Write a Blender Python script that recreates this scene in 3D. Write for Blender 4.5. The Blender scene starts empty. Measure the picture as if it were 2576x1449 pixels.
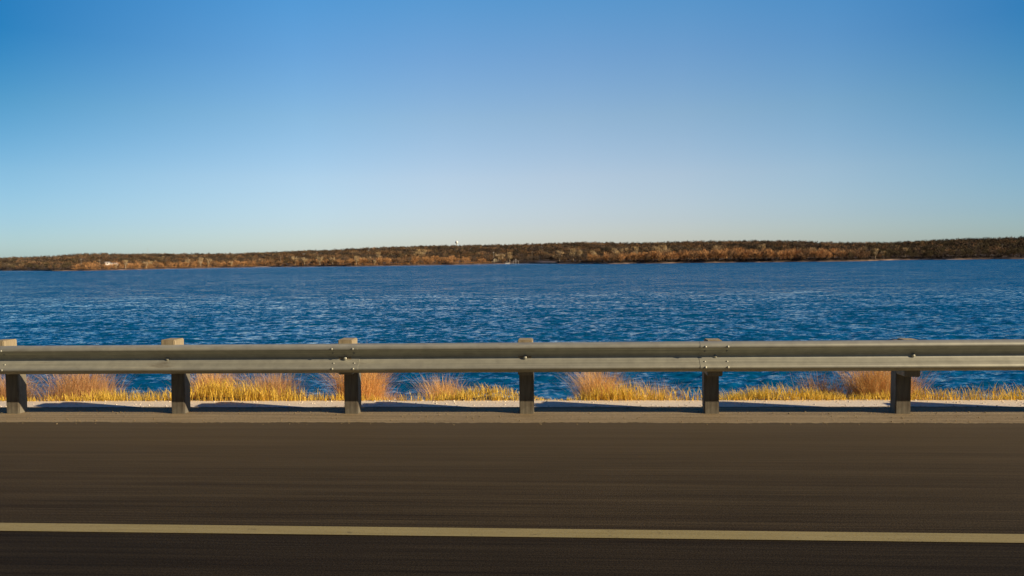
import bpy, bmesh, math, random
import numpy as np
from mathutils import Vector, Matrix
random.seed(7); rng = np.random.default_rng(7)
scene = bpy.context.scene
C = scene.collection
R = math.radians

# ---------------------------------------------------------------- camera, sky, sun, exposure
CAM_Z = 1.62            # above the road
WATER_Z = -3.88
F = 1946.0              # focal length in pixels of a 2576 x 1449 frame
YAW, PITCH, ROLL = R(4.2), R(2.10), R(0.83)
fwd = Vector((-math.sin(YAW)*math.cos(PITCH), math.cos(YAW)*math.cos(PITCH), -math.sin(PITCH)))
rt0 = Vector((math.cos(YAW), math.sin(YAW), 0)); up0 = rt0.cross(fwd)
rt = rt0*math.cos(ROLL) - up0*math.sin(ROLL); up = up0*math.cos(ROLL) + rt0*math.sin(ROLL)
cam = bpy.data.cameras.new('camera'); cam.sensor_width = 36; cam.lens = 36*F/2576
cam.clip_start = 0.05; cam.clip_end = 12000
camo = bpy.data.objects.new('camera', cam); C.objects.link(camo)
camo.matrix_world = Matrix(((rt.x, up.x, -fwd.x, 0), (rt.y, up.y, -fwd.y, 0), (rt.z, up.z, -fwd.z, CAM_Z), (0, 0, 0, 1)))
scene.camera = camo

SUNV = Vector((2.2, -0.70, 0.95)).normalized()
sun_el = math.asin(SUNV.z); sun_az = math.atan2(SUNV.x, SUNV.y)
w = bpy.data.worlds.new('World'); scene.world = w; w.use_nodes = True
wn = w.node_tree.nodes; wl = w.node_tree.links; wn.clear()
out = wn.new('ShaderNodeOutputWorld'); bg = wn.new('ShaderNodeBackground')
sky = wn.new('ShaderNodeTexSky'); sky.sky_type = 'NISHITA'; sky.sun_disc = False
sky.sun_elevation = sun_el; sky.sun_rotation = sun_az
sky.air_density = 1.0; sky.dust_density = 0.6; sky.ozone_density = 2.0; sky.altitude = 200
# deepen the clear winter sky towards the zenith, by direction in the world
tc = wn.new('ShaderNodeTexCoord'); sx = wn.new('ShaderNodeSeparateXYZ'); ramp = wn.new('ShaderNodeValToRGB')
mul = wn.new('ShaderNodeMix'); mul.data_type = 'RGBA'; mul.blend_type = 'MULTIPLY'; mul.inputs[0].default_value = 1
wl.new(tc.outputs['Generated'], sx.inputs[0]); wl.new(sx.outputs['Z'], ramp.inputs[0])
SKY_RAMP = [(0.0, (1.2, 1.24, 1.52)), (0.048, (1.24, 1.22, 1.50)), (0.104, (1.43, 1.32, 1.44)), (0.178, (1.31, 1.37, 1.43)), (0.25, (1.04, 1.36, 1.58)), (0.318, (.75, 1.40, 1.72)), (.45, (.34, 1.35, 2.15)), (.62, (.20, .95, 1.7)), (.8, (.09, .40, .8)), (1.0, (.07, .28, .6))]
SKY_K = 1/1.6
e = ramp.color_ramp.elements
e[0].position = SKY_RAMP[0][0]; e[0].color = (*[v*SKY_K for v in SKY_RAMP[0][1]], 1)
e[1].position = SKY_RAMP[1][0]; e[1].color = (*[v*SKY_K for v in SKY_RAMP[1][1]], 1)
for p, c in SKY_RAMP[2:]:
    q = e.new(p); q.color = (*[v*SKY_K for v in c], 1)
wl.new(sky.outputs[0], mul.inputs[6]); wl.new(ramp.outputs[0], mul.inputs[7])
# paler ahead, deeper towards both ends of the lake
mr = wn.new('ShaderNodeMapRange'); mr.inputs[1].default_value = -1; mr.inputs[2].default_value = 1
wl.new(sx.outputs['X'], mr.inputs[0]); rx = wn.new('ShaderNodeValToRGB'); e = rx.color_ramp.elements
for i, (p, c) in enumerate([(.05, (.10, .35, .5)), (.2, (.08, .43, .58)), (.34, (.72, .89, .94)), (.42, (.95, .98, .99)), (.50, (1, 1, 1)), (.57, (.93, .97, .98)), (.65, (.66, .85, .92)), (.75, (.14, .52, .70)), (.9, (.12, .30, .40))]):
    q = e[i] if i < 2 else e.new(p)
    q.position = p; q.color = (*c, 1)
wl.new(mr.outputs[0], rx.inputs[0]); mul2 = wn.new('ShaderNodeMix'); mul2.data_type = 'RGBA'; mul2.blend_type = 'MULTIPLY'; mul2.inputs[0].default_value = 1
wl.new(mul.outputs[2], mul2.inputs[6]); wl.new(rx.outputs[0], mul2.inputs[7])
rz_ = wn.new('ShaderNodeMapRange'); rz_.inputs[1].default_value = .02; rz_.inputs[2].default_value = .25; rz_.inputs[3].default_value = .48; rz_.inputs[4].default_value = 1
wl.new(sx.outputs['Z'], rz_.inputs[0]); wl.new(rz_.outputs[0], mul2.inputs[0])
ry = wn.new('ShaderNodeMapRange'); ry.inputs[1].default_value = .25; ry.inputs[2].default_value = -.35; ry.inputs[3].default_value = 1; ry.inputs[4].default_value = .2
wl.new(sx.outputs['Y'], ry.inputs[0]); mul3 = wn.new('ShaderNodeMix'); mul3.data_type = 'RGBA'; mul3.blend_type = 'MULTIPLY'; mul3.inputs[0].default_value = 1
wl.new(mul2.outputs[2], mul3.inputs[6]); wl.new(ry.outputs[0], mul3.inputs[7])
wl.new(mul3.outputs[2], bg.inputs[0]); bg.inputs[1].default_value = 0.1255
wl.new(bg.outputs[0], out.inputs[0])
sl = bpy.data.lights.new('sun', 'SUN'); sl.energy = 5.0; sl.angle = R(0.5); sl.color = (1.0, 0.80, 0.56)
so = bpy.data.objects.new('sun', sl); C.objects.link(so)
so.rotation_euler = SUNV.to_track_quat('Z', 'Y').to_euler(); so.location = (20, -10, 30)
vs = scene.view_settings; vs.view_transform = 'Standard'; vs.look = 'None'; vs.exposure = 0.35; vs.gamma = 1

# ---------------------------------------------------------------- helpers
def horizon(px): return 653 - 0.0145*(px-1288)
def ray(px, py):                       # direction seen at a pixel of the 2576-wide photograph
    return (fwd*F + rt*(px-1288) - up*(py-724.5)).normalized()
def azim(px):                          # compass angle of a photograph column at the horizon
    d = ray(px, horizon(px)); return math.atan2(d.x, d.y)
def elev(px, py):
    d = ray(px, py); return d.z/math.hypot(d.x, d.y)

def node_mat(name, col=(.5, .5, .5), rough=.8, metal=0., spec=.3):
    m = bpy.data.materials.new(name); m.use_nodes = True
    b = m.node_tree.nodes['Principled BSDF']
    b.inputs['Base Color'].default_value = (*col, 1); b.inputs['Roughness'].default_value = rough
    b.inputs['Metallic'].default_value = metal; b.inputs['Specular IOR Level'].default_value = spec
    return m, m.node_tree.nodes, m.node_tree.links, b
def noise(n, l, scale=5, detail=4, rough=.6, vec=(1, 1, 1), coord='Object', dist=0, loc=(0, 0, 0)):
    t = n.new('ShaderNodeTexCoord'); mp = n.new('ShaderNodeMapping'); nz = n.new('ShaderNodeTexNoise')
    mp.inputs['Scale'].default_value = vec; mp.inputs['Location'].default_value = loc
    nz.inputs['Scale'].default_value = scale; nz.inputs['Detail'].default_value = detail
    nz.inputs['Roughness'].default_value = rough; nz.inputs['Distortion'].default_value = dist
    l.new(t.outputs[coord], mp.inputs[0]); l.new(mp.outputs[0], nz.inputs['Vector'])
    return nz.outputs['Fac']
def cramp(n, l, fac, stops):
    r = n.new('ShaderNodeValToRGB'); e = r.color_ramp.elements
    for i, (p, c) in enumerate(stops):
        q = e[i] if i < 2 else e.new(p)
        q.position = p; q.color = (*c, 1)
    l.new(fac, r.inputs[0]); return r.outputs[0]
def mix(n, l, a, b, fac=.5, mode='MIX'):
    m = n.new('ShaderNodeMix'); m.data_type = 'RGBA'; m.blend_type = mode
    if isinstance(fac, float): m.inputs[0].default_value = fac
    else: l.new(fac, m.inputs[0])
    for k, v in ((6, a), (7, b)):
        if isinstance(v, tuple): m.inputs[k].default_value = (*v, 1)
        else: l.new(v, m.inputs[k])
    return m.outputs[2]
def bump(n, l, b, fac, strength=.3, dist=.02):
    bp = n.new('ShaderNodeBump'); bp.inputs['Strength'].default_value = strength; bp.inputs['Distance'].default_value = dist
    l.new(fac, bp.inputs['Height']); l.new(bp.outputs[0], b.inputs['Normal']); return bp
def link(name, me, mat=None, parent=None, smooth=False):
    o = bpy.data.objects.new(name, me); C.objects.link(o)
    if mat and not me.materials: me.materials.append(mat)
    if parent: o.parent = parent
    if smooth: me.shade_smooth()
    return o
def np_mesh(name, V, T, cols=None, k=3):      # fast mesh from arrays
    me = bpy.data.meshes.new(name); V = np.asarray(V, np.float32); T = np.asarray(T, np.int32)
    me.vertices.add(len(V)); me.vertices.foreach_set('co', V.ravel())
    me.loops.add(T.size); me.loops.foreach_set('vertex_index', T.ravel())
    me.polygons.add(len(T)); me.polygons.foreach_set('loop_start', np.arange(0, T.size, k, dtype=np.int32))
    me.polygons.foreach_set('loop_total', np.full(len(T), k, np.int32))
    if cols is not None:
        a = me.color_attributes.new('tint', 'FLOAT_COLOR', 'POINT')
        c4 = np.ones((len(V), 4), np.float32); c4[:, :3] = cols; a.data.foreach_set('color', c4.ravel())
    me.update(calc_edges=True); me.validate(); return me
def tag(o, label=None, cat=None, group=None, kind=None):
    if label: o['label'] = label
    if cat: o['category'] = cat
    if group: o['group'] = group
    if kind: o['kind'] = kind
    return o
def empty(name, loc, rz=0):
    o = bpy.data.objects.new(name, None); C.objects.link(o); o.location = loc; o.rotation_euler = (0, 0, rz); return o
def bm_box(bm, x0, x1, y0, y1, z0, z1, bevel=0):
    r = bmesh.ops.create_cube(bm, size=1)
    for v in r['verts']:
        v.co = Vector(((x0+x1)/2 + v.co.x*(x1-x0), (y0+y1)/2 + v.co.y*(y1-y0), (z0+z1)/2 + v.co.z*(z1-z0)))
    if bevel:
        es = set(e for v in r['verts'] for e in v.link_edges)
        bmesh.ops.bevel(bm, geom=list(es), offset=bevel, segments=2, affect='EDGES')
def bm_tube(bm, pts, rads, seg=8, caps=True):
    rings = []
    for i, p in enumerate(pts):
        p = Vector(p); a = Vector(pts[max(i-1, 0)]); b = Vector(pts[min(i+1, len(pts)-1)])
        d = (b-a).normalized(); u = d.cross(Vector((.31, .95, .02))).normalized(); v = d.cross(u)
        rings.append([bm.verts.new(p + (u*math.cos(t)+v*math.sin(t))*rads[i]) for t in [2*math.pi*k/seg for k in range(seg)]])
    for a, b in zip(rings, rings[1:]):
        for k in range(seg): bm.faces.new((a[k], a[(k+1) % seg], b[(k+1) % seg], b[k]))
    if caps: bm.faces.new(rings[0][::-1]); bm.faces.new(rings[-1])
def bm_obj(name, fn, mat, parent=None, smooth=False):
    bm = bmesh.new(); fn(bm); bmesh.ops.recalc_face_normals(bm, faces=bm.faces)
    me = bpy.data.meshes.new(name); bm.to_mesh(me); bm.free(); o = link(name, me, mat, parent, smooth)
    if smooth: me.set_sharp_from_angle(angle=R(50))
    return o

# ---------------------------------------------------------------- materials of the setting
M_asph, n, l, b = node_mat('asphalt', rough=.85, spec=.08)
f1 = noise(n, l, 1, 5, .65, (0.22, 9, 1)); f2 = noise(n, l, 90, 3, .7); f3 = noise(n, l, .35, 3, .5); f4 = noise(n, l, 1, 4, .7, (.5, 45, 1), loc=(3, 7, 0))
c = cramp(n, l, f1, [(.28, (.033, .024, .013)), (.5, (.046, .035, .019)), (.72, (.064, .049, .027))])
c = mix(n, l, c, cramp(n, l, f2, [(.35, (.35, .35, .35)), (.65, (1.7, 1.68, 1.62))]), .75, 'MULTIPLY')
c = mix(n, l, c, cramp(n, l, f3, [(.35, (.85, .85, .85)), (.65, (1.12, 1.1, 1.08))]), 1., 'MULTIPLY')
c = mix(n, l, c, cramp(n, l, f4, [(.35, (.62, .62, .62)), (.65, (1.35, 1.35, 1.35))]), .9, 'MULTIPLY')
po = n.new('ShaderNodeTexCoord'); sp = n.new('ShaderNodeSeparateXYZ'); l.new(po.outputs['Object'], sp.inputs[0])
dm = n.new('ShaderNodeMath'); dm.operation = 'MULTIPLY_ADD'; l.new(f1, dm.inputs[0]); dm.inputs[1].default_value = 1.2; l.new(sp.outputs['Y'], dm.inputs[2])
dr = n.new('ShaderNodeMapRange'); l.new(dm.outputs[0], dr.inputs[0])            # sand and dust drifted in from the verge
for k, v in ((1, 5.4), (2, 8.5), (3, 0), (4, .62)): dr.inputs[k].default_value = v
c = mix(n, l, c, (.13, .10, .055), dr.outputs[0])
l.new(c, b.inputs['Base Color']); bump(n, l, b, f2, .35, .006)

M_asph2, n, l, b = node_mat('dark_asphalt', rough=.85, spec=.08)
f1 = noise(n, l, 1, 5, .65, (0.22, 9, 1)); f2 = noise(n, l, 90, 3, .7); f3 = noise(n, l, .35, 3, .5); f4 = noise(n, l, 1, 4, .7, (.5, 45, 1), loc=(3, 7, 0))
c = cramp(n, l, f1, [(.3, (.018, .0135, .0075)), (.7, (.037, .029, .017))])
c = mix(n, l, c, cramp(n, l, f2, [(.35, (.35, .35, .35)), (.65, (1.7, 1.68, 1.62))]), .75, 'MULTIPLY')
c = mix(n, l, c, cramp(n, l, f3, [(.35, (.85, .85, .85)), (.65, (1.12, 1.1, 1.08))]), 1., 'MULTIPLY')
c = mix(n, l, c, cramp(n, l, f4, [(.35, (.62, .62, .62)), (.65, (1.35, 1.35, 1.35))]), .9, 'MULTIPLY')
l.new(c, b.inputs['Base Color']); bump(n, l, b, f2, .35, .006)

M_line, n, l, b = node_mat('yellow_paint', rough=.7)
f1 = noise(n, l, 1, 4, .7, (1.2, 30, 1)); f2 = noise(n, l, 120, 3, .7)
c = cramp(n, l, f1, [(.25, (.26, .21, .075)), (.75, (.37, .31, .13))])
c = mix(n, l, c, cramp(n, l, f2, [(.3, (.55, .5, .5)), (.5, (1, 1, 1))]), .6, 'MULTIPLY')
fw = noise(n, l, 14, 6, .8, (.5, 1, 1)); c = mix(n, l, c, (.045, .034, .017), cramp(n, l, fw, [(.60, (0, 0, 0)), (.68, (.75, .75, .75))]))
l.new(c, b.inputs['Base Color']); bump(n, l, b, f2, .3, .004)

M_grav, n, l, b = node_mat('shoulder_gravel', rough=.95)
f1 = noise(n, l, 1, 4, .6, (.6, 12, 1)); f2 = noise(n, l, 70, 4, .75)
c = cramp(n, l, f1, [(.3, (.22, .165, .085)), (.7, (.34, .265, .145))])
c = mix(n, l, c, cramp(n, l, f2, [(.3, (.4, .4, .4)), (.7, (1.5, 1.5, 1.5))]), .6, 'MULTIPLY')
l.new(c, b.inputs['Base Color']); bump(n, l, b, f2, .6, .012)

M_conc, n, l, b = node_mat('weathered_concrete', rough=.9)
f1 = noise(n, l, 1, 5, .7, (.8, 18, 1)); f2 = noise(n, l, 40, 4, .7)
c = cramp(n, l, f1, [(.3, (.68, .58, .45)), (.5, (.80, .71, .56)), (.75, (.88, .80, .66))])
c = mix(n, l, c, cramp(n, l, f2, [(.3, (.65, .62, .58)), (.6, (1.1, 1.1, 1.1))]), .6, 'MULTIPLY')
l.new(c, b.inputs['Base Color']); bump(n, l, b, f2, .4, .01)

M_earth, n, l, b = node_mat('bank_earth', rough=.95)
f1 = noise(n, l, 1.6, 6, .7)
l.new(cramp(n, l, f1, [(.3, (.10, .07, .035)), (.7, (.26, .18, .07))]), b.inputs['Base Color']); bump(n, l, b, f1, .6, .05)

M_land, n, l, b = node_mat('far_ground', rough=.95)
f1 = noise(n, l, .02, 6, .7)
l.new(cramp(n, l, f1, [(.3, (.05, .034, .022)), (.7, (.12, .078, .042))]), b.inputs['Base Color'])
M_sand, n, l, b = node_mat('shore_sand', rough=.95)
f1 = noise(n, l, .035, 5, .7)
l.new(cramp(n, l, f1, [(.38, (.06, .04, .03)), (.5, (.19, .12, .075)), (.66, (.42, .31, .22))]), b.inputs['Base Color'])

# water
WBIAS = -.20
M_water, n, l, b = node_mat('lake_water', col=(.0012, .078, .195), rough=.06, spec=.5)
b.inputs['IOR'].default_value = 1.38; b.inputs['Specular Tint'].default_value = (.35, .85, 1, 1)
def slope_noise(scale, detail, vec, loc):
    t = n.new('ShaderNodeTexCoord'); mp = n.new('ShaderNodeMapping'); nz = n.new('ShaderNodeTexNoise')
    mp.inputs['Scale'].default_value = vec; mp.inputs['Location'].default_value = loc; mp.inputs['Rotation'].default_value = (0, 0, R(8))
    nz.inputs['Scale'].default_value = scale; nz.inputs['Detail'].default_value = detail; nz.inputs['Roughness'].default_value = .6
    l.new(t.outputs['Object'], mp.inputs[0]); l.new(mp.outputs[0], nz.inputs['Vector'])
    v = n.new('ShaderNodeVectorMath'); v.operation = 'SUBTRACT'; l.new(nz.outputs['Color'], v.inputs[0]); v.inputs[1].default_value = (.5, .5, .5); return v.outputs[0]
def vm(op, a, b_):
    v = n.new('ShaderNodeVectorMath'); v.operation = op
    for k, q in enumerate((a, b_)):
        if isinstance(q, tuple): v.inputs[k].default_value = q
        elif q is not None: l.new(q, v.inputs[k])
    return v.outputs[0]
s1 = slope_noise(1.7, 3, (.8, 1.3, 1), (0, 0, 0)); s2 = slope_noise(5.5, 3, (.8, 1.4, 1), (5, 3, 1)); s3 = slope_noise(.02, 4, (.6, 2.5, 1), (5, 3, 1))
sa = vm('ADD', vm('MULTIPLY', s1, (1.0, 1.9, 0.)), vm('MULTIPLY', s2, (.8, 1.4, 0.)))
sa = vm('ADD', sa, vm('MULTIPLY', s3, (.0, .30, 0.)))
s4 = slope_noise(.33, 2, (.6, 1.0, 1), (9, 2, 1)); sa = vm('ADD', sa, vm('MULTIPLY', s4, (.3, .85, 0.)))
po = n.new('ShaderNodeTexCoord'); sp = n.new('ShaderNodeSeparateXYZ'); l.new(po.outputs['Object'], sp.inputs[0])
# chop steepens over the open lake and dies down in the lee of the far shore
calm = n.new('ShaderNodeFloatCurve'); dv = n.new('ShaderNodeMath'); dv.operation = 'DIVIDE'; dv.inputs[1].default_value = 1000
l.new(sp.outputs['Y'], dv.inputs[0]); l.new(dv.outputs[0], calm.inputs['Value']); cu = calm.mapping.curves[0]
cu.points[0].location = (0, .17*2); cu.points[1].location = (1, .12*2)
for q in ((.06, .19*2), (.2, .26*2), (.5, .31*2), (.75, .30*2), (.86, .14*2)): cu.points.new(*q)
calm.mapping.update(); ng = n.new('ShaderNodeMath'); ng.operation = 'MULTIPLY'; l.new(calm.outputs[0], ng.inputs[0]); ng.inputs[1].default_value = -.5
cb = n.new('ShaderNodeCombineXYZ'); l.new(ng.outputs[0], cb.inputs[1]); sa = vm('ADD', sa, cb.outputs[0])
ge = n.new('ShaderNodeNewGeometry'); nn = vm('NORMALIZE', vm('ADD', ge.outputs['Normal'], sa), None); l.new(nn, b.inputs['Normal'])

# ---------------------------------------------------------------- setting: causeway
def sheet(name, x0, x1, y0, y1, z, mat, nx=1, rag=(0, 0)):
    X_ = [x0+(x1-x0)*i/nx for i in range(nx+1)]
    if max(rag): X_ = [x0]+[-14+28*i/1400 for i in range(1401)]+[x1]; nx = len(X_)-1
    jag = lambda x, k: rag[k]*(math.sin(x*2.3+k)*.5+math.sin(x*9.1+1+k)*.4+random.uniform(-.7, .7)) if rag[k] else 0
    V = [(x, (y0, y1)[k]+jag(x, k), z) for x in X_ for k in (0, 1)]
    T = [(2*i, 2*i+2, 2*i+3, 2*i+1) for i in range(nx)]
    return tag(link(name, np_mesh(name, V, T, k=4), mat), kind='structure')
EDGE = 8.86
# ground of the causeway with its lake bank
xs = np.concatenate([np.linspace(-900, -30, 12), np.linspace(-28, 28, 225), np.linspace(30, 900, 12)])
ys = [-900, -60, -16, -14, 7.0, 8.0, 8.5, EDGE, 9.1, 9.5, 10, 11, 12, 13.5, 15, 17, 20]
zs = [-2, -2, -.6, -.012, -.012, -.012, -.012, -.012, -.10, -.26, -.5, -1.0, -1.5, -2.25, -3.0, -4.0, -5.5]
V = []
for x in xs:
    for y, z in zip(ys, zs):
        j = 0 if y <= EDGE else .06*math.sin(x*1.7+y)+.05*math.sin(x*3.9+1.3*y)
        V.append((x, y, z+(j if z > -3.5 else 0)))
ny = len(ys); T = [(i*ny+j, (i+1)*ny+j, (i+1)*ny+j+1, i*ny+j+1) for i in range(len(xs)-1) for j in range(ny-1)]
tag(link('ground', np_mesh('ground', V, T, k=4), M_earth), kind='structure')
ROAD_E = 7.62
sheet('road', -600, 600, -13, 4.50, 0, M_asph2, 8); sheet('paved_shoulder', -600, 600, 4.50, ROAD_E, 0, M_asph, 8, (0, .018))
sheet('gravel_verge', -600, 600, ROAD_E-.06, 8.50, -.004, M_grav, 8)  # verge gravel, carried under the rail so its darker colour deepens the shadow band
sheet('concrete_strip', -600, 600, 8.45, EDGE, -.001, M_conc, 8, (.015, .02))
sheet('lane_marking', -600, 600, 4.445, 4.585, .004, M_line, 8)
# ragged road edge: crumbs of gravel on the asphalt edge
def pebbles(name, N, y0, y1, z, mat, smin, smax, label):
    ico = bmesh.new(); bmesh.ops.create_icosphere(ico, subdivisions=1, radius=1)
    P = np.array([v.co for v in ico.verts]); Tf = np.array([[v.index for v in f.verts] for f in ico.faces]); ico.free()
    V = np.zeros((N, len(P), 3)); sc = rng.uniform(smin, smax, (N, 1, 1))**1
    V[:] = P[None]*(1+rng.normal(0, .16, (N, len(P), 1)))*sc*rng.uniform(.6, 1.2, (N, 1, 3))
    V[..., 2] *= .7
    V[..., 0] += rng.uniform(-11, 11, (N, 1)); V[..., 1] += rng.uniform(y0, y1, (N, 1)); V[..., 2] += z
    Tt = (Tf[None]+np.arange(N)[:, None, None]*len(P)).reshape(-1, 3)
    return tag(link(name, np_mesh(name, V.reshape(-1, 3), Tt), mat), label, kind='stuff')
pebbles('loose_gravel', 1300, 7.5, 8.5, .002, M_grav, .002, .009, 'loose tan gravel scattered along the asphalt edge')
pebbles('stone_chips', 700, 8.46, 8.9, .002, M_conc, .003, .012, 'pale stone chips lying on the concrete strip')

# ---------------------------------------------------------------- setting: lake with real waves
yw = [13.0]
while yw[-1] < 2300:
    D = yw[-1]; yw.append(D + (.4 if D < 21 else max(.08, .32*D*D/4250)))
yw = np.array(yw); azs = np.tan(np.linspace(R(-62), R(62), 1000))
Y, A = np.meshgrid(yw, azs, indexing='ij'); X = Y*A
dy = np.gradient(yw)[:, None]; Z = np.zeros_like(X)
for i in range(90):
    lam = .32*(3.6/.32)**(rng.random()**1.5)
    th = R(-62) + rng.normal(0, .55)
    kx, ky = 2*math.pi/lam*math.cos(th), 2*math.pi/lam*math.sin(th)
    a = .0050*lam**1.0*rng.uniform(.5, 1.3)
    att = np.clip((lam/np.maximum(dy, 1e-3)-2.2)/2, 0, 1)
    ph = kx*X+ky*Y+rng.uniform(0, 6.28)
    s = np.sin(ph); Z += a*att*(s + .25*np.cos(2*ph))
Z += WATER_Z
nr, nc = X.shape; idx = np.arange(nr*nc).reshape(nr, nc)
T = np.stack([idx[:-1, :-1], idx[:-1, 1:], idx[1:, 1:], idx[1:, :-1]], -1).reshape(-1, 4)
tag(link('lake_water', np_mesh('lake_water', np.stack([X, Y, Z], -1).reshape(-1, 3), T, k=4), M_water, smooth=True), kind='structure')

# ---------------------------------------------------------------- setting: far shore and hill
SH = [(-600, 683), (0, 681), (90, 681), (140, 681.8), (230, 681), (400, 676.5), (640, 672), (900, 670), (1150, 666), (1250, 663.8), (1300, 663), (1400, 663.6), (1540, 664),
      (1800, 661), (2000, 659), (2170, 657.3), (2200, 656), (2250, 654.3), (2400, 653.2), (2576, 651.5), (3200, 647)]
CR3 = [(-900, 975), (0, 958), (200, 952), (300, 944), (380, 943), (540, 944), (700, 943), (900, 942), (1000, 938), (1200, 930), (1400, 920), (1600, 914), (1700, 912), (1860, 909), (2000, 906),
       (2130, 902), (2200, 900), (2320, 903), (2450, 902), (2600, 897), (2800, 895), (2950, 896), (3100, 902), (3300, 902), (3450, 895), (3600, 888), (3700, 886), (3816, 880), (4600, 868)]
s_az, s_r = [], []
for px, py in SH:
    d = ray(px, py); t = (WATER_Z-CAM_Z)/d.z; s_az.append(math.atan2(d.x, d.y)); s_r.append(t*math.hypot(d.x, d.y))
c_az = [azim(x/1.4815) for x, y in CR3]; c_el = [elev(x/1.4815, y/1.4815) for x, y in CR3]
def shore_r(a):
    a = np.asarray(a, float)
    return np.interp(a, s_az, s_r) + 5*np.sin(a*95)+3.5*np.sin(a*233+1)+2*np.sin(a*611)
def crest_el(a): return np.interp(a, c_az, c_el)
SC = 720.0
def smooth(t): t = np.clip(t, 0, 1); return t*t*(3-2*t)
def land_z(a, s):
    a = np.asarray(a, float); s = np.asarray(s, float)
    zc = crest_el(a)*(shore_r(a)+SC)+CAM_Z-8.5
    t = np.clip(s/SC, 0, 1)
    rise = (zc-WATER_Z-1.3)*(0.35*t+0.65*smooth(t))
    z = WATER_Z + np.where(s < 0, s*.12, 1.3*smooth(s/16)) + np.where(s > 0, rise, 0)
    z += np.where(s > 30, 1.6*np.sin(a*60+s*.011)*np.sin(s*.02+a*21)*smooth((s-30)/200)*(1-smooth((s-450)/250)), 0)
    return z
az_g = np.linspace(R(-62), R(62), 620)
s_g = np.array([-14, -4, 0, 1.5, 4, 8, 12, 16, 24, 40, 60, 90, 130, 170, 220, 280, 340, 400, 470, 540, 600, 660, 720, 800, 1000, 1500, 2200, 3000])
A, S = np.meshgrid(az_g, s_g, indexing='ij'); Rr = shore_r(A)+S; Zl = land_z(A, S)
V = np.stack([Rr*np.sin(A), Rr*np.cos(A), Zl], -1).reshape(-1, 3)
na, ns = A.shape; idx = np.arange(na*ns).reshape(na, ns)
T = np.stack([idx[:-1, :-1], idx[:-1, 1:], idx[1:, 1:], idx[1:, :-1]], -1).reshape(-1, 4)
me = np_mesh('far_shore', V, T[:, ::-1], k=4); me.materials.append(M_land); me.materials.append(M_sand)
mi = np.zeros((na-1, ns-1), np.int32); mi[:, :5] = 1; me.polygons.foreach_set('material_index', mi.ravel())
tag(link('hillside', me, smooth=True), kind='structure')
def far(px, s):                     # a place on the far land: photograph column, metres inland
    a = azim(px); r = float(shore_r(a))+s; return Vector((r*math.sin(a), r*math.cos(a), float(land_z(a, s)))), a, r

# ---------------------------------------------------------------- trees
def tint_mat(name, lo=.7, hi=1.3, scale=.8):
    m, n, l, b = node_mat(name, rough=.95, spec=.1)
    at = n.new('ShaderNodeAttribute'); at.attribute_name = 'tint'
    c = mix(n, l, at.outputs['Color'], cramp(n, l, noise(n, l, scale, 3, .6), [(.3, (lo,)*3), (.7, (hi,)*3)]), 1., 'MULTIPLY')
    l.new(c, b.inputs['Base Color']); return m
def twig_crown(N, seed, form='round', tw=(.10, .24), tl=(.9, 2.0)):
    """bare crown of unit-height tree (scaled later): slender upright twig faces through the crown's volume; sizes for a 12 m tree"""
    r = np.random.default_rng(seed); nb = 9
    u = r.normal(size=(nb, 3)); u /= np.linalg.norm(u, axis=1)[:, None]
    if form == 'round': cen = u*np.array([3.2, 3.2, 3.4])*r.uniform(.5, 1, (nb, 1))+np.array([0, 0, 6.6]); rad = r.uniform(1.2, 2.4, nb)
    elif form == 'vase': cen = u*np.array([2.6, 2.6, 4.0])*r.uniform(.4, 1, (nb, 1))+np.array([0, 0, 6.8]); rad = r.uniform(1.0, 2.0, nb)
    else: cen = u*np.array([3.4, 3.4, 2.4])*r.uniform(.6, 1, (nb, 1))+np.array([0, 0, 4.6]); rad = r.uniform(1.4, 2.6, nb)
    k = r.integers(0, nb, N); v = r.normal(size=(N, 3)); v /= np.linalg.norm(v, axis=1)[:, None]
    p = cen[k]+v*rad[k][:, None]*r.uniform(.25, 1, (N, 1))**.6
    over = np.maximum(p[:, 2]-10.2, 0); p[:, 2] = np.maximum(np.minimum(p[:, 2], 10.2)+over*.45-r.uniform(0, 1, N)*(over > .3), .35)
    d = p-np.array([0, 0, 2.0]); d /= np.linalg.norm(d, axis=1)[:, None]
    d = d+r.normal(0, .45, (N, 3))+np.array([0, 0, .25]); d /= np.linalg.norm(d, axis=1)[:, None]
    q = np.cross(d, r.normal(size=(N, 3))); q /= np.linalg.norm(q, axis=1)[:, None]
    L = r.uniform(*tl, (N, 1)); W = r.uniform(*tw, (N, 1))
    a = p-d*L*.5; t1 = p+d*L*.5
    V = np.stack([a-q*W*.5, a+q*W*.5, t1+q*W*.12], 1)
    g = r.uniform(.75, 1.25, (nb,))[k]*r.uniform(.8, 1.2, N)
    return V.reshape(-1, 3)/12., np.repeat(g, 3)
def limb_bm(bm, seed, form):
    r = random.Random(seed)
    th = 6.5 if form == 'vase' else 4.2
    bm_tube(bm, [(0, 0, -.5), (.05, .03, th*.5), (.1, 0, th)], [.34, .27, .2], 6)
    for i in range(7 if form == 'vase' else 6):
        a = i*2.4+r.random(); z0 = th*r.uniform(.45, 1); sp = r.uniform(1.4, 2.8)*(1 if form == 'vase' else 1.2); zt = z0+r.uniform(3, 5.2)*(1 if form == 'vase' else .75)
        c, s = math.cos(a), math.sin(a)
        p = [(.1*z0/th, 0, z0), (c*sp*.45, s*sp*.45, z0+(zt-z0)*.4), (c*sp, s*sp, min(zt, 11.4))]
        bm_tube(bm, p, [.16, .11, .04], 5)
        for j in range(2):
            b = a+r.uniform(-1, 1); m = Vector(p[1])
            bm_tube(bm, [m, m+Vector((math.cos(b)*.7, math.sin(b)*.7, 1.0)), m+Vector((math.cos(b)*1.3, math.sin(b)*1.3, 2.4))], [.08, .06, .02], 4)
    for v in bm.verts: v.co /= 12.
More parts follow.
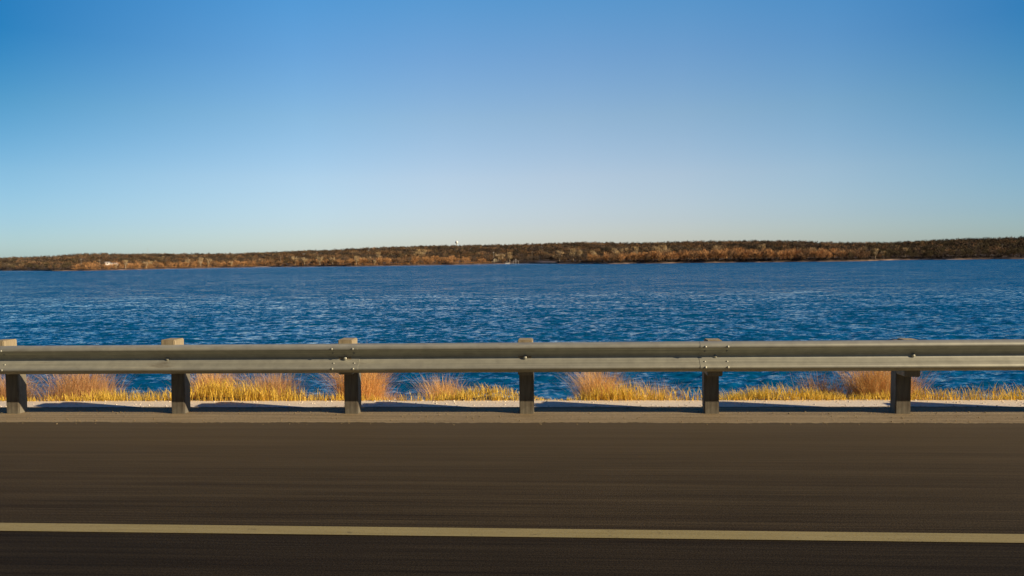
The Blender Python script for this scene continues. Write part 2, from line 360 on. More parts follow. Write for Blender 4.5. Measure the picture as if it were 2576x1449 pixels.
M_crown = tint_mat('bare_twigs'); M_wood = tint_mat('far_wood', scale=.3)
M_bark, n, l, b = node_mat('dark_bark', rough=.95)
l.new(cramp(n, l, noise(n, l, 30, 3), [(.3, (.07, .05, .035)), (.7, (.16, .115, .08))]), b.inputs['Base Color'])
M_pbark, n, l, b = node_mat('pale_bark', rough=.9)
l.new(cramp(n, l, noise(n, l, 30, 3), [(.3, (.32, .25, .16)), (.7, (.55, .45, .31))]), b.inputs['Base Color'])
KIND = {'russet': (.54, .30, .13), 'brown': (.27, .165, .088), 'grey': (.125, .095, .070), 'olive': (.125, .10, .055), 'pale': (.46, .34, .18), 'dark': (.05, .045, .035)}
protos = {}
for kd, form, N in (('russet', 'low', 520), ('brown', 'low', 520), ('grey', 'round', 460), ('olive', 'round', 460), ('pale', 'vase', 420), ('dark', 'round', 620)):
    for v in range(4):
        V, g = twig_crown(N, 100*len(kd)+v+ord(kd[0]), form)
        c = np.array(KIND[kd])[None]*g[:, None]
        cm = np_mesh('crown', V, np.arange(len(V)).reshape(-1, 3), c); cm.materials.append(M_crown)
        bm = bmesh.new(); limb_bm(bm, v*7+ord(kd[0]), 'vase' if form == 'vase' else 'round')
        tm = bpy.data.meshes.new('trunk'); bm.to_mesh(tm); bm.free(); tm.materials.append(M_pbark if kd == 'pale' else M_bark)
        protos[kd, v] = (cm, tm)
def tree(kd, px, s, h, label, group, wide=1.0, cat='tree'):
    p, a, r = far(px, s)
    name = {'russet': 'russet_tree', 'brown': 'brown_tree', 'grey': 'bare_tree', 'olive': 'olive_tree', 'pale': 'sycamore_tree', 'dark': 'cedar_tree'}[kd]
    root = empty(name, p, random.uniform(0, 6.28)); root.scale = (h*wide, h*wide, h)
    tag(root, label, cat, group)
    cm, tm = protos[kd, random.randrange(4)]
    for nm, m in (('trunk', tm), ('crown', cm)):
        o = bpy.data.objects.new(nm, m); C.objects.link(o); o.parent = root
    return root
GL = {'russet': ('russet bare tree in the thick row along the far shore', 'russet trees lining the far shore'),
      'brown': ('dull brown bare tree among the trees along the far shore', 'dull brown trees lining the far shore'),
      'grey': ('grey bare tree standing at the edge of the far woods', 'grey bare trees at the edge of the far woods'),
      'olive': ('dark olive leafless tree on the shaded stretch of far shore', 'dark olive trees on the far shore')}
def kind_at(x):                     # x in the 2576-wide photograph
    u = random.random()
    if x < 180: return 'olive' if u < .5 else 'grey' if u < .85 else 'brown'
    if x < 680: return 'russet' if u < .75 else 'brown'
    if x < 850: return 'brown' if u < .5 else 'russet' if u < .75 else 'olive'
    if x < 1220: return 'russet' if u < .62 else 'brown' if u < .9 else 'grey'
    if x < 1480: return 'grey' if u < .7 else 'brown'
    if x < 2120: return 'russet' if u < .62 else 'brown'
    if x < 2220: return 'brown' if u < .5 else 'olive'
    return 'olive' if u < .75 else 'grey'
HT = [(0, 9), (180, 9.5), (400, 10.5), (700, 12), (900, 14), (1100, 14.5), (1220, 12), (1300, 10), (1450, 11), (1520, 13.5), (1700, 16.5), (1950, 16.5), (2100, 12.5), (2250, 10), (2576, 9)]
hx, hy = zip(*HT)
N1 = 262; clear = [(1231, 1262), (1278, 1302), (1350, 1402)]
for i in range(N1):
    px = -25 + 2626*(i+random.uniform(-.4, .4))/N1
    row = i % 3; s = (15, 23, 34)[row]+random.uniform(-4, 4)
    if any(c0 < px < c1 for c0, c1 in clear): s = 70+random.uniform(0, 25)
    kd = kind_at(px); h = float(np.interp(px, hx, hy))*random.uniform(.72, 1.0)*(1+.10*row)
    seg = ('beside the boat dock', 'near the white sheds', 'left of the cream house', 'near the covered dock', 'right of the pale beach', 'at the right end')[sum(px > q for q in (215, 640, 1235, 1440, 2160))]
    adj = {'russet': 'russet', 'brown': 'dull brown', 'grey': 'grey', 'olive': 'dark olive'}[kd]; size = 'tall' if h > float(np.interp(px, hx, hy))*.93 else 'low'
    tree(kd, px, s, h, f'{size} {adj} bare tree, {("front", "second", "third")[row]} row, {seg}', GL[kd][1], wide=random.uniform(.95, 1.3))
# pale sycamores: (column and top row in the 3816-wide photograph, metres inland, own label)
SY = [(432, 985, 16, None), (468, 964, 14, 'pale sycamore rising above the russet row right of the long white shed'), (545, 968, 12, None), (562, 967, 20, None), (700, 962, 30, None), (748, 955, 14, 'tallest pale sycamore above the russet trees on the left far shore'), (776, 956, 18, None),
      (862, 968, 13, None), (905, 970, 18, None), (1100, 945, 24, None), (1134, 950, 16, None), (1192, 946, 20, 'broad pale sycamore with spreading limbs on the left centre far shore'), (1240, 950, 30, None), (1328, 948, 16, None), (1352, 950, 24, None), (1376, 948, 30, None),
      (1396, 962, 11, None), (1410, 934, 130, 'small pale sycamore alone on the slope above the left centre shore'), (1546, 925, 210, None), (1562, 922, 200, None), (1580, 924, 215, None), (1858, 936, 40, 'pale sycamore beside the upper white cabin'), (1872, 938, 42, None),
      (1900, 934, 14, 'tall pale forked sycamore standing alone at the water by the dock'), (2085, 925, 60, None), (2136, 918, 45, 'bright pale sycamore above the pale beach'), (2160, 922, 70, None), (2212, 924, 34, None), (2293, 914, 80, None), (2330, 912, 70, None), (2368, 911, 60, None),
      (2450, 905, 110, None), (2470, 906, 105, None), (2484, 910, 90, 'pale sycamore with a white trunk above the thickest russet trees'), (2672, 900, 130, None), (2840, 899, 150, 'forked pale sycamore beside the dark cedars on the skyline'), (2950, 922, 40, None), (3030, 912, 45, None), (3140, 920, 40, None),
      (3262, 920, 18, 'pale sycamore with leaning trunk at the bay behind the spit'), (3290, 926, 26, None), (3375, 918, 90, None)]
for x3, y3, s, lab in SY:
    px = x3/1.4815; p, a, r = far(px, s); h = max(6.5, elev(px, y3/1.4815)*r+CAM_Z-p.z)
    tree('pale', px, s, min(h, 20), lab or f'pale bare sycamore, {"short" if h < 10 else "tall" if h > 13 else "middling"}, {"near the white sheds" if px < 400 else "above the left far shore" if px < 850 else "on the left centre shore" if px < 1230 else "above the dock and beach" if px < 1480 else "above the thick russet stand" if px < 1900 else "towards the right end"}', 'pale sycamores on the far shore', wide=1.15)
CD = [(2800, 899, 170, 'rounded dark evergreen cedar on the skyline beside the forked sycamore', 1.1), (2815, 903, 150, None, 1.2), (2848, 903, 165, 'dark evergreen cedar right of the forked sycamore', .7), (2893, 908, 160, None, 1.2), (2420, 915, 170, None, 1.5), (1925, 920, 200, None, 1.5),
      (2500, 914, 190, None, 1.6), (2520, 916, 180, None, 1.5), (2760, 907, 190, None, 1.3), (2250, 915, 240, None, 1.3), (1985, 955, 60, 'low dark cedar beside the pale beach', 1.3), (1815, 962, 50, 'dark cedar left of the cream house', 1.4), (1828, 964, 46, None, 1.4)]
for x3, y3, s, lab, wd in CD:
    px = x3/1.4815; p, a, r = far(px, s); h = max(6, elev(px, y3/1.4815)*r+CAM_Z-p.z)
    tree('dark', px, s, min(h, 17), lab or f'dark evergreen cedar on the far slope, {"left of the cream house" if px < 1260 else "above the dock and beach" if px < 1600 else "above the russet stand" if px < 1800 else "near the skyline at right"}', 'dark cedars on the far hill', wide=wd)

# the rest of the wood: one mass
NW = 15000
tp = []
for v in range(10):
    V, g = twig_crown(115, 900+v, 'low' if v % 2 else 'round', tw=(.16, .42), tl=(1.2, 2.8)); tp.append((V, g))
cx = np.array([0, 180, 680, 1220, 1480, 2100, 2230, 2576]); aa = np.array([azim(x) for x in cx])
cnt = 0; VV, CC = [], []
a_r = rng.uniform(azim(-150), azim(2730), NW); s_rnd = 34+rng.random(NW)**.85*740
u_r = rng.random(NW); hh = rng.uniform(7, 11.5, NW); rot = rng.uniform(0, 6.28, NW)
pxs = np.interp(a_r, [azim(x) for x in range(-200, 2800, 50)], list(range(-200, 2800, 50)))
zz = land_z(a_r, s_rnd); rr = shore_r(a_r)+s_rnd
base = np.array([KIND['grey'], KIND['brown'], KIND['olive'], KIND['dark'], KIND['russet'], (.34, .25, .14)])
patch = np.sin(a_r*75+s_rnd*.02)+np.sin(a_r*31-s_rnd*.033+1)+rng.normal(0, .7, NW)
tone = .82+.30*np.sin(a_r*47+s_rnd*.045)*np.sin(s_rnd*.031-a_r*90)+rng.normal(0, .06, NW)
for i in range(NW):
    px = pxs[i]; s = s_rnd[i]
    if 1345 < px < 1405 and s < 60: continue
    if 1228 < px < 1300 and s < 60: continue
    k = 0 if patch[i] < .3 else 1
    if u_r[i] > .80: k = 2
    if u_r[i] > .94: k = 5
    if u_r[i] < .07: k = 3
    if s < 110 and 180 < px < 2120 and not 1220 < px < 1480 and u_r[i] > .35: k = 4
    if px > 2180 and u_r[i] > .5: k = 2
    V, g = tp[i % 10]; h = hh[i]; c, sn = math.cos(rot[i]), math.sin(rot[i])
    P = np.empty_like(V); P[:, 0] = (V[:, 0]*c-V[:, 1]*sn)*h*1.45+rr[i]*math.sin(a_r[i]); P[:, 1] = (V[:, 0]*sn+V[:, 1]*c)*h*1.45+rr[i]*math.cos(a_r[i]); P[:, 2] = V[:, 2]*h+zz[i]
    VV.append(P); CC.append(base[k][None]*(g*tone[i]*rng.choice([.7, .9, 1.05])*rng.uniform(.8, 1.2))[:, None])
VV = np.concatenate(VV); CC = np.concatenate(CC)
tag(link('woodland', np_mesh('woodland', VV, np.arange(len(VV)).reshape(-1, 3), CC), M_wood), 'leafless brown woodland covering the far hill up to the skyline', kind='stuff')
# undergrowth along the shore foot
NU = 2600; a_u = rng.uniform(azim(-80), azim(2660), NU); s_u = rng.uniform(9, 30, NU); VV, CC = [], []
pu = np.interp(a_u, [azim(x) for x in range(-200, 2800, 50)], list(range(-200, 2800, 50)))
for i in range(NU):
    if 1236 < pu[i] < 1262 or 1278 < pu[i] < 1300 or 1345 < pu[i] < 1402: continue
    V, g = tp[i % 10]; h = rng.uniform(1.6, 4.0); r0 = float(shore_r(a_u[i]))+s_u[i]
    P = V*h*np.array([1.6, 1.6, 1])-np.array([0, 0, .1*h]); P = P+np.array([r0*math.sin(a_u[i]), r0*math.cos(a_u[i]), float(land_z(a_u[i], s_u[i]))])
    VV.append(P); cc = base[4]*.8 if (180 < pu[i] < 1240) else base[0]*.6
    CC.append(cc[None]*(g*rng.uniform(.5, 1.1))[:, None])
VV = np.concatenate(VV); CC = np.concatenate(CC)
tag(link('undergrowth', np_mesh('undergrowth', VV, np.arange(len(VV)).reshape(-1, 3), CC), M_wood), 'tangled brown undergrowth at the foot of the far shore trees', kind='stuff')

# ---------------------------------------------------------------- far structures
def flat(name, col, rough=.8, var=.12):
    m, n, l, b = node_mat(name, col, rough)
    l.new(cramp(n, l, noise(n, l, 1.5, 4), [(.3, tuple(c*(1-var) for c in col)), (.7, tuple(min(1, c*(1+var)) for c in col))]), b.inputs['Base Color']); return m
M_white = flat('white_siding', (.78, .74, .66)); M_cream = flat('cream_siding', (.62, .54, .33)); M_roof = flat('pale_metal_roof', (.62, .58, .54), .5)
M_roofd = flat('brown_roof', (.16, .12, .10)); M_glass = flat('window_glass', (.03, .04, .05), .15); M_pole = flat('weathered_pole', (.42, .36, .28)); M_steel = flat('painted_steel', (.80, .82, .80), .4)
M_deck = flat('dock_boards', (.30, .25, .19)); M_darkst = flat('shaded_stone', (.11, .085, .065)); M_cop = flat('pale_coping', (.55, .47, .34))  # dark stone has the retaining wall's shade in its colour; the dock is simply dark
def building(name, px, s, wd, dp, ht, rf, wm, rm, label, cat, nwin, lift=0):
    p, a, r = far(px, s); root = empty(name, (p.x, p.y, p.z+lift), -a); tag(root, label, cat)
    bm_obj('wall', lambda bm: (bm_box(bm, -wd/2, wd/2, -dp/2, dp/2, -1.5, ht),), wm, root)
    def roof(bm):
        o = .4; vs_ = [bm.verts.new(q) for q in ((-wd/2-o, -dp/2-o, ht+.01), (-wd/2-o, dp/2+o, ht+.01), (-wd/2-o, 0, ht+rf), (wd/2+o, -dp/2-o, ht+.01), (wd/2+o, dp/2+o, ht+.01), (wd/2+o, 0, ht+rf))]
        for f in ((0, 1, 2), (3, 5, 4), (0, 2, 5, 3), (1, 4, 5, 2), (0, 3, 4, 1)): bm.faces.new([vs_[k] for k in f])
    bm_obj('roof', roof, rm, root)
    for k in range(nwin):
        x = -wd/2+wd*(k+.5)/nwin
        if k == nwin//2: bm_obj('door', lambda bm: bm_box(bm, x-.5, x+.5, -dp/2-.05, -dp/2+.02, 0, 2.05), M_roofd, root)
        else:
            fr = bm_obj('window', lambda bm: bm_box(bm, x-.6, x+.6, -dp/2-.05, -dp/2+.02, 1, 2), M_white, root)
            bm_obj('pane', lambda bm: bm_box(bm, x-.5, x+.5, -dp/2-.08, -dp/2-.05, 1.08, 1.92), M_glass, fr)
    return root
building('storage_shed', 401/1.4815, 62, 5.2, 5, 1.6, 1.0, M_white, M_roof, 'small white gabled shed left of the long white shed on the left hillside', 'shed', 3, 5.2)
building('long_shed', 423/1.4815, 70, 11, 5, .8, .8, M_white, M_roof, 'long low white shed with pale roof above the russet trees at left', 'shed', 5, 4.8)
def house(px, s, lift):
    p, a, r = far(px, s); root = empty('lake_house', (p.x, p.y, p.z+lift), -a); tag(root, 'small cream gabled house above the shore near the dock', 'house')
    wd, dp, ht = 5.4, 7, 3.2
    def walls(bm):
        bm_box(bm, -wd/2, wd/2, -dp/2, dp/2, -2, ht)
        v = [bm.verts.new(q) for q in ((-wd/2, -dp/2, ht+.005), (wd/2, -dp/2, ht+.005), (0, -dp/2, ht+2.2), (-wd/2, dp/2, ht+.005), (wd/2, dp/2, ht+.005), (0, dp/2, ht+2.2))]
        bm.faces.new((v[0], v[1], v[2])); bm.faces.new((v[3], v[5], v[4]))
    bm_obj('wall', walls, M_cream, root)
    def roof(bm):
        for sg in (-1, 1):
            v = [bm.verts.new(q) for q in ((0, -dp/2-.5, ht+2.3), (0, dp/2+.5, ht+2.3), (sg*(wd/2+.5), dp/2+.5, ht-.3), (sg*(wd/2+.5), -dp/2-.5, ht-.3), (0, -dp/2-.5, ht+2.5), (0, dp/2+.5, ht+2.5), (sg*(wd/2+.5), dp/2+.5, ht-.1), (sg*(wd/2+.5), -dp/2-.5, ht-.1))]
            for f in ((0, 1, 2, 3), (7, 6, 5, 4), (0, 3, 7, 4), (1, 5, 6, 2), (3, 2, 6, 7)): bm.faces.new([v[k] for k in f])
    bm_obj('roof', roof, M_roofd, root)
    bm_obj('door', lambda bm: bm_box(bm, -.5, .5, -dp/2-.05, -dp/2, 0, 2.1), M_roofd, root)
    for x in (-1.6, 1.6):
        fr = bm_obj('window', lambda bm: bm_box(bm, x-.55, x+.55, -dp/2-.05, -dp/2, .9, 2.1), M_white, root)
        bm_obj('pane', lambda bm: bm_box(bm, x-.45, x+.45, -dp/2-.08, -dp/2-.05, 1, 2), M_glass, fr)
house(1846.5/1.4815, 34, 1.0)
building('cabin', 1857/1.4815, 95, 5, 5, 2.4, 1.9, M_white, M_roof, 'upper white cabin with pink-white gable on the slope above the cream house', 'cabin', 3, 5.0)
p, a, r = far(1861/1.4815, 24); rw = empty('retaining_wall', (p.x, p.y, p.z), -a); tag(rw, 'dark retaining wall with pale coping below the cream house', 'wall')
bm_obj('wall_face', lambda bm: bm_box(bm, -11, 11, -.4, .4, -1, 1.6), M_darkst, rw); bm_obj('coping', lambda bm: bm_box(bm, -11.2, 11.2, -.55, .55, 1.6, 1.95), M_cop, rw)
# dock with a canopy, and a boat beside it
p, a, r = far(1914/1.4815, -7); dk = empty('covered_dock', (p.x, p.y, WATER_Z), -a); tag(dk, 'dock with pale flat canopy standing in the water at the far shore', 'dock')
bm_obj('deck', lambda bm: bm_box(bm, -6.5, 6.5, -3, 9, .35, .6), M_deck, dk); bm_obj('canopy', lambda bm: bm_box(bm, -1, 7.2, -3, 3, 3.4, 3.75, .05), M_roof, dk)
for x in (-.6, 3.1, 6.8):
    for y in (-2.6, 2.6): bm_obj('post', lambda bm: bm_tube(bm, [(x, y, -1), (x, y, 3.4)], [.13, .13], 6), M_white, dk)
bt = empty('motor_boat', (p.x, p.y, WATER_Z), -a+.3); tag(bt, 'white motor boat moored left of the covered dock', 'boat')
def hull(bm):
    secs = [(-3.4, .95, .35), (-1.5, 1.1, .25), (1, 1.05, .25), (2.6, .6, .4), (3.6, .06, .7)]; rings = []
    for x, wd_, kz in secs: rings.append([bm.verts.new(q) for q in ((x-8.6, -wd_, 1.15), (x-8.6, -wd_*.7, .3), (x-8.6, 0, kz-.45), (x-8.6, wd_*.7, .3), (x-8.6, wd_, 1.15))])
    for q, s_ in zip(rings, rings[1:]):
        for k in range(4): bm.faces.new((q[k], q[k+1], s_[k+1], s_[k]))
        bm.faces.new((q[4], q[0], s_[0], s_[4]))
    bm.faces.new(rings[0]); bm.faces.new(rings[-1])
bm_obj('hull', hull, M_white, bt); bm_obj('windshield', lambda bm: bm_tube(bm, [(-8.2, 0, 1.1), (-8.5, 0, 1.8)], [.8, .6], 8), M_glass, bt)
def pole(px3, top3, s, label, name='utility_pole', arm=True, mat=None, rad=.13):
    px = px3/1.4815; p, a, r = far(px, s); h = elev(px, top3/1.4815)*r+CAM_Z-p.z; h = max(7, min(h, 13))
    root = empty(name, p, -a); tag(root, label, 'pole' if arm else 'mast', 'utility poles on the far shore' if arm else None)
    bm_obj('shaft', lambda bm: bm_tube(bm, [(0, 0, -.5), (0, 0, h)], [rad, rad*.7], 7), mat or M_pole, root)
    if arm: bm_obj('crossarm', lambda bm: bm_box(bm, -1.2, 1.2, -.28, -.22, h-.9, h-.65), mat or M_pole, root)
pole(303, 964, 55, 'weathered utility pole left of the small white shed'); pole(372, 967, 60, 'utility pole just left of the small white shed'); pole(702, 955, 60, 'pale utility pole behind the tallest left sycamore')
pole(1046, 944, 40, 'tall grey utility pole at the small sandy spit'); pole(1840, 923, 110, 'white topped pole above the cream house', mat=M_white); pole(1983, 926, 120, 'utility pole on the slope right of the covered dock')
pole(2484, 915, 110, 'short pale pole above the thick russet trees'); pole(2973, 920, 100, 'pale pole among the trees right of the dark cedars'); pole(3735, 908, 120, 'grey pole at the right end of the far hill')
pole(1842, 966, 5, 'pale trunk-like pole at the waterline below the cream house')
pole(1922, 968, -6, 'white lamp pole at the right corner of the covered dock', mat=M_white, rad=.15)
# mast on the hill
p, a, r = far(552/1.4815, 700); ms = empty('radio_mast', p, -a); tag(ms, 'thin grey radio mast on the left skyline', 'mast')
h = elev(552/1.4815, 925/1.4815)*r+CAM_Z-p.z
def lattice(bm):
    for k in range(3): bm_tube(bm, [(.4*math.cos(k*2.1), .4*math.sin(k*2.1), 0), (.25*math.cos(k*2.1), .25*math.sin(k*2.1), h)], [.05, .05], 4)
    for j in range(int(h/1.5)):
        for k in range(3): bm_tube(bm, [(.4*math.cos(k*2.1), .4*math.sin(k*2.1), j*1.5), (.4*math.cos(k*2.1+2.1), .4*math.sin(k*2.1+2.1), j*1.5+1.5)], [.03, .03], 3)
bm_obj('lattice', lattice, M_pole, ms); bm_obj('antenna', lambda bm: bm_tube(bm, [(0, 0, h), (0, 0, h+3)], [.06, .03], 5), M_pole, ms)
# water tower beyond the crest
px = 1703/1.4815; a = azim(px); r = 3300.; ztop = elev(px, 897.5/1.4815)*r+CAM_Z; p, _, _ = far(px, r-float(shore_r(a)))
wt = empty('water_tower', (r*math.sin(a), r*math.cos(a), p.z), -a); tag(wt, 'white ball water tower rising above the skyline of the far hill', 'water tower')
hz = ztop-p.z; rad = 6.2
def ball(bm):
    bmesh.ops.create_uvsphere(bm, u_segments=24, v_segments=14, radius=rad, matrix=Matrix.Translation((0, 0, hz-rad)))
bm_obj('tank', ball, M_steel, wt, True); bm_obj('stem', lambda bm: bm_tube(bm, [(0, 0, -1), (0, 0, 6), (0, 0, hz-2*rad-3), (0, 0, hz-2*rad+1)], [4, 1.9, 1.9, 3], 14), M_steel, wt, True)
# left dock
p, a, r = far(214/1.4815, -3); dd = empty('boat_dock', (p.x, p.y, WATER_Z), -a+.2); tag(dd, 'small dark boat dock at the left point of the far shore', 'dock')
bm_obj('deck', lambda bm: bm_box(bm, -6, 6, -1.5, 2, .5, .75), M_darkst, dd)
for x in (-5.6, -2, 2, 5.6): bm_obj('piling', lambda bm: bm_tube(bm, [(x, -1.7, -1), (x, -1.7, 1.9)], [.16, .14], 6), M_darkst, dd)
bm_obj('shelter_roof', lambda bm: bm_box(bm, -3, 3, -1.6, 1.8, 2.3, 2.5), M_roofd, dd)
for x in (-2.7, 2.7): bm_obj('roof_post', lambda bm: bm_tube(bm, [(x, 1.5, .7), (x, 1.5, 2.3)], [.09, .09], 5), M_darkst, dd)
# pale beach and spit
def beach(px0, px1, s0, s1, nm):
    q = []
    for i in range(13):
        px = px0+(px1-px0)*i/12; w_ = math.sin(math.pi*i/12)**.6
        for s in (s0, s0+(s1-s0)*w_): 
            p, a, r = far(px, s); q.append((p.x, p.y, p.z+.12))
    T = [(2*i, 2*i+2, 2*i+3, 2*i+1) for i in range(12)]
    tag(link(nm, np_mesh(nm, q, T, k=4), flat('pale_sand', (.50, .38, .29))), kind='structure')
beach(1350, 1400, 16, 58, 'beach'); beach(632, 690, 1, 9, 'sand_spit')

# ---------------------------------------------------------------- guardrail
M_galv, n, l, b = node_mat('galvanised_steel', rough=.5, metal=.45, spec=.4)
f1 = noise(n, l, 1, 5, .65, (.35, 14, 14)); f2 = noise(n, l, 9, 4, .6)
c = cramp(n, l, f1, [(.3, (.37, .38, .33)), (.55, (.47, .475, .40)), (.8, (.62, .60, .44))])
c = mix(n, l, c, cramp(n, l, f2, [(.3, (.82, .82, .82)), (.65, (1.08, 1.08, 1.06))]), .8, 'MULTIPLY')
f3 = noise(n, l, 1.3, 5, .75, (1, 3, 6), loc=(4, 1, 2))
c = mix(n, l, c, (.16, .105, .06), cramp(n, l, f3, [(.60, (0, 0, 0)), (.74, (.55, .55, .55))]))
f5 = noise(n, l, 1, 3, .6, (.12, 60, 60)); c = mix(n, l, c, cramp(n, l, f5, [(.35, (.78, .78, .78)), (.65, (1.18, 1.18, 1.15))]), .8, 'MULTIPLY')
l.new(c, b.inputs['Base Color']); bump(n, l, b, f1, .05, .004)
M_post, n, l, b = node_mat('grey_post_wood', rough=.9)
f1 = noise(n, l, 1, 5, .7, (40, 40, 2.5)); oi = n.new('ShaderNodeObjectInfo'); c = cramp(n, l, f1, [(.3, (.14, .135, .105)), (.7, (.31, .285, .215))])
c = mix(n, l, c, cramp(n, l, oi.outputs['Random'], [(0, (.7, .7, .72)), (1, (1.15, 1.1, 1.0))]), 1., 'MULTIPLY')
c = mix(n, l, c, (.10, .07, .045), cramp(n, l, noise(n, l, 6, 4), [(.5, (0, 0, 0)), (.75, (.7, .7, .7))])); l.new(c, b.inputs['Base Color']); bump(n, l, b, f1, .4, .004)
M_block, n, l, b = node_mat('blockout_wood', rough=.9)
f1 = noise(n, l, 1, 5, .7, (40, 40, 2.5)); l.new(cramp(n, l, f1, [(.3, (.22, .18, .11)), (.7, (.42, .35, .22))]), b.inputs['Base Color']); bump(n, l, b, f1, .4, .004)
RAIL_Y, ZB = 7.80, .462
PROF = [(.014, .309), (.026, .3105), (.045, .302), (.070, .288), (.081, .276), (.083, .262), (.079, .251), (.066, .241), (.022, .208), (.006, .186), (.001, .170), (.000, .156), (.002, .143), (.010, .130), (.028, .112), (.066, .082), (.079, .070), (.083, .058), (.080, .045), (.068, .034), (.045, .020), (.024, .009), (.012, .004)]
def panel(bm, x0, x1, off):
    th = .003; nx = 16
    front = [[bm.verts.new((x0+(x1-x0)*i/nx, -(d+off), z)) for d, z in PROF] for i in range(nx+1)]
    back = [[bm.verts.new((x0+(x1-x0)*i/nx, -(d+off-th), z+(.0008 if z > .156 else -.0008))) for d, z in PROF] for i in range(nx+1)]
    K = len(PROF)
    for i in range(nx):
        for k in range(K-1):
            bm.faces.new((front[i][k], front[i+1][k], front[i+1][k+1], front[i][k+1])); bm.faces.new((back[i][k], back[i][k+1], back[i+1][k+1], back[i+1][k]))
        for k in (0, K-1): bm.faces.new((front[i][k], back[i][k], back[i+1][k], front[i+1][k]))
    for i in (0, nx):
        for k in range(K-1): bm.faces.new((front[i][k], front[i][k+1], back[i][k+1], back[i][k]))
gr = empty('guardrail', (0, RAIL_Y+.083, 0)); tag(gr, 'galvanised w-beam guardrail on posts along the lake side of the road', 'guardrail')
# post columns as seen, extended at the standard spacing on both sides
def post_x(px):
    d = ray(px, 1045); t = (RAIL_Y+.3)/d.y; return d.x*t
seen = [post_x(v) for v in (35, 450, 885, 1325, 1790, 2270)]
print('POSTS', [round(v, 2) for v in seen], [round(b-a, 2) for a, b in zip(seen, seen[1:])])
pxs_ = list(seen)
while pxs_[0] > -24: pxs_.insert(0, pxs_[0]-1.905)
while pxs_[-1] < 22: pxs_.append(pxs_[-1]+1.905)
i0 = pxs_.index(seen[0]); prot = {i0: .055, i0+1: .052, i0+2: .040, i0+3: .025, i0+4: .008, i0+5: -.004}
def make_post():
    ps = bm_obj('post', lambda bm: bm_box(bm, -.075, .075, .20, .34, -.5, .74, .008), M_post, gr)
    bl = bm_obj('blockout', lambda bm: bm_box(bm, -.075, .075, -.012, .198, -.20, .165, .008), M_block, ps)
    bt_ = bm_obj('bolt', lambda bm: (bmesh.ops.create_uvsphere(bm, u_segments=12, v_segments=6, radius=.019, matrix=Matrix.Translation((0, -.004, 0)) @ Matrix.Diagonal((1, .5, 1, 1))),), M_galv, ps, True)
    return ps, bl, bt_
P0 = make_post()
for i, x in enumerate(pxs_):
    if i == 0: ps, bl, bt_ = P0
    else:
        ps = P0[0].copy(); C.objects.link(ps); ps.parent = gr
        bl = P0[1].copy(); C.objects.link(bl); bl.parent = ps
        bt_ = P0[2].copy(); C.objects.link(bt_); bt_.parent = ps
    pr = prot.get(i, random.uniform(0, .05)); ps.location = (x, 0, 0); ps.rotation_euler = (random.uniform(-.012, .012), random.uniform(-.022, .022), 0)
    bl.location = (0, .012, ZB+.309-.165+pr); bt_.location = (0, -.004, ZB+.156)
for j in range(0, len(pxs_)-2, 2):
    x0, x1 = pxs_[j]-.16, pxs_[j+2]+.16
    rp = bm_obj('rail_panel', lambda bm: panel(bm, x0, x1, .0035 if (j//2) % 2 else 0), M_galv, gr, True); rp.location = (0, 0, ZB)
    def bolts(bm):
        for dx in (-.11, .11):
            for z in (.105, .215, .262, .056):
                bmesh.ops.create_uvsphere(bm, u_segments=10, v_segments=6, radius=.013, matrix=Matrix.Translation((pxs_[j]+dx, -(.036 if z in (.105, .215) else .086), z)) @ Matrix.Diagonal((1, .6, 1, 1)))
    sb = bm_obj('splice_bolts', bolts, M_galv, rp, True)

# ---------------------------------------------------------------- dry grass behind the strip
M_grass, n, l, b = node_mat('dry_grass', rough=.8, spec=.2)
at = n.new('ShaderNodeAttribute'); at.attribute_name = 'tint'; l.new(at.outputs['Color'], b.inputs['Base Color'])
tr = n.new('ShaderNodeBsdfTranslucent'); l.new(at.outputs['Color'], tr.inputs[0]); mx = n.new('ShaderNodeMixShader'); mx.inputs[0].default_value = .35
l.new(b.outputs[0], mx.inputs[1]); l.new(tr.outputs[0], mx.inputs[2]); l.new(mx.outputs[0], n['Material Output'].inputs[0])
def blades(X, Y, Z, H, lean, width, col, r):
    N = len(X); th = r.uniform(0, 6.28, N); dx, dy = np.cos(th), np.sin(th)
    b0 = np.stack([X, Y, Z], 1); side = np.stack([-dy, dx, np.zeros(N)], 1)*width[:, None]*.5
    ln = (H*lean)[:, None]*np.stack([dx, dy, np.zeros(N)], 1)
    m = b0+ln*.35+np.stack([0*X, 0*X, H*.6], 1); t = b0+ln+np.stack([0*X, 0*X, H], 1)
    V = np.stack([b0-side, b0+side, m-side*.7, m+side*.7, t], 1).reshape(-1, 3)
    k = np.arange(N)[:, None]*5
    T = np.concatenate([k+np.array([[0, 1, 3]]), k+np.array([[0, 3, 2]]), k+np.array([[2, 3, 4]])])
    return V, T, np.repeat(col, 5, axis=0)
def bank_z(x, y):
    return np.interp(y, ys, zs)+np.where(y > EDGE, .06*np.sin(x*1.7+y)+.05*np.sin(x*3.9+1.3*y), 0)
def gcol(N, a, b_, r): t = r.random((N, 1)); return (np.array(a)*(1-t)+np.array(b_)*t)*r.uniform(.75, 1.2, (N, 1))
def envelope(x):                     # how tall the grass stands along the bank
    e = .15+.05*np.sin(x*1.3+.6)+.03*np.sin(x*3.1)
    d0 = ray(1400, 1000); xg = d0.x/d0.y*9.1                 # a thin patch where the lake shows through
    e = e*(1-.75*np.exp(-((x-xg)/.42)**2))
    return np.clip(e, .03, .3)
N = 52000; gx = rng.uniform(-13, 13, N); gy = EDGE-.05+rng.random(N)**1.5*2.2
V, T, cc = blades(gx, gy, bank_z(gx, gy), envelope(gx)*rng.uniform(.5, 1.2, N)+np.maximum(0, gy-9.1)*.12, rng.uniform(.2, .9, N), rng.uniform(.004, .010, N), gcol(N, (.82, .57, .07), (.95, .70, .15), rng), rng)
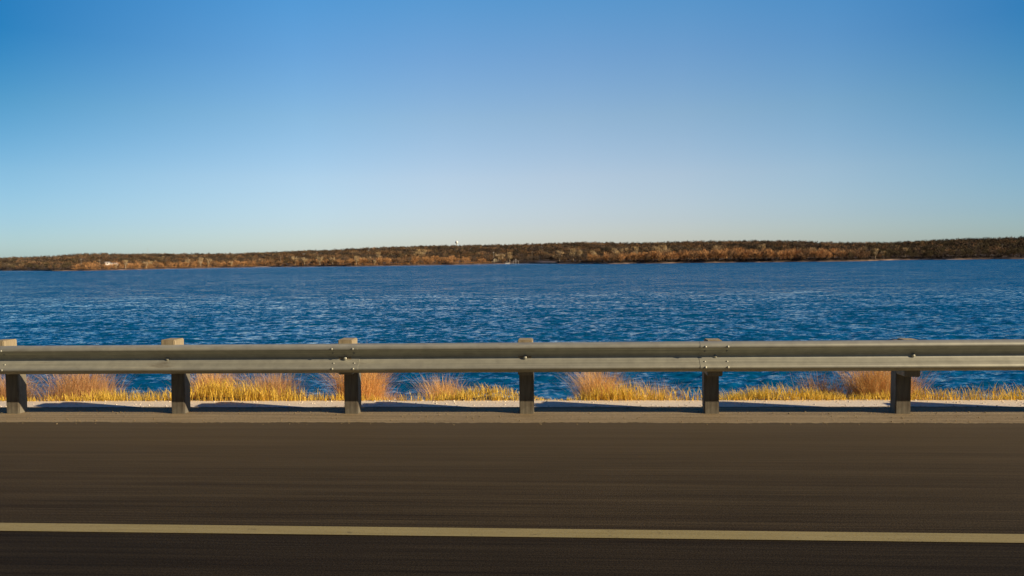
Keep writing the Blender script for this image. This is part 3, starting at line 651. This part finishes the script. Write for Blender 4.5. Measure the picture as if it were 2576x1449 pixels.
tag(link('dry_grass', np_mesh('dry_grass', V, T, cc), M_grass), 'golden dry grass fringing the bank behind the concrete strip', kind='stuff')
# tall clumps: columns in the photograph, height above the ground, spread, label
def clump(px, y, h, wd, col1, col2, label, N=1500):
    N = int(N*1.7)
    d = ray(px, 1000); t = y/d.y; x = d.x*t
    r = np.random.default_rng(int(px)); nsub = 7; sc_ = r.normal(0, wd*.5, nsub); sh_ = r.uniform(.55, 1.05, nsub)*np.exp(-(sc_/(wd*1.3))**2); sh_[0] = 1; sc_[0] *= .2; k_ = r.integers(0, nsub, N)
    q = np.stack([sc_[k_]+r.normal(0, .07, N), r.normal(0, .16, N)], 1)
    hh_ = h*sh_[k_]*r.uniform(.25, 1.08, N)**.75
    V, T, cc = blades(q[:, 0], q[:, 1], np.zeros(N)-.1, hh_+.1, r.uniform(.05, 1.0, N), r.uniform(.003, .007, N), gcol(N, col1, col2, r), r)
    tag(link('grass_clump', np_mesh('grass_clump', V, T, cc), M_grass), label, 'grass clump', 'tall grass clumps on the bank').location = (x, y, float(bank_z(np.array([x]), np.array([y]))[0]))
    k = int(N*.12); sd = r.choice(N, k); 
GO, TA, BR = (.88, .56, .18), (.80, .50, .22), (.60, .36, .16)
clump(12, 9.5, .58, .25, BR, TA, 'brown grass clump behind the leftmost guardrail post')
clump(208, 9.4, .72, .42, TA, BR, 'widest brown grass clump between the first and second guardrail posts from the left', 2600)
clump(540, 9.5, .52, .30, TA, GO, 'low tan grass clump just right of the second guardrail post from the left', 1100)
clump(680, 9.4, .62, .30, TA, BR, 'tan grass clump midway between the second and third guardrail posts', 1500)
clump(912, 9.4, .80, .30, GO, TA, 'tallest orange grass clump beside the third guardrail post from the left', 2300)
clump(1110, 9.5, .48, .30, TA, GO, 'low sparse grass clump left of the fourth guardrail post', 800)
clump(1518, 9.4, .62, .26, GO, TA, 'pointed tan grass clump midway between the fourth and fifth guardrail posts', 1300)
clump(1650, 9.5, .50, .30, TA, GO, 'short sparse grass clump left of the fifth guardrail post', 700)
clump(2060, 9.5, .50, .34, TA, BR, 'short brown grass clump right of the fifth guardrail post', 900)
clump(2215, 9.4, .68, .32, GO, BR, 'orange brown grass clump beside the rightmost guardrail post', 2000)
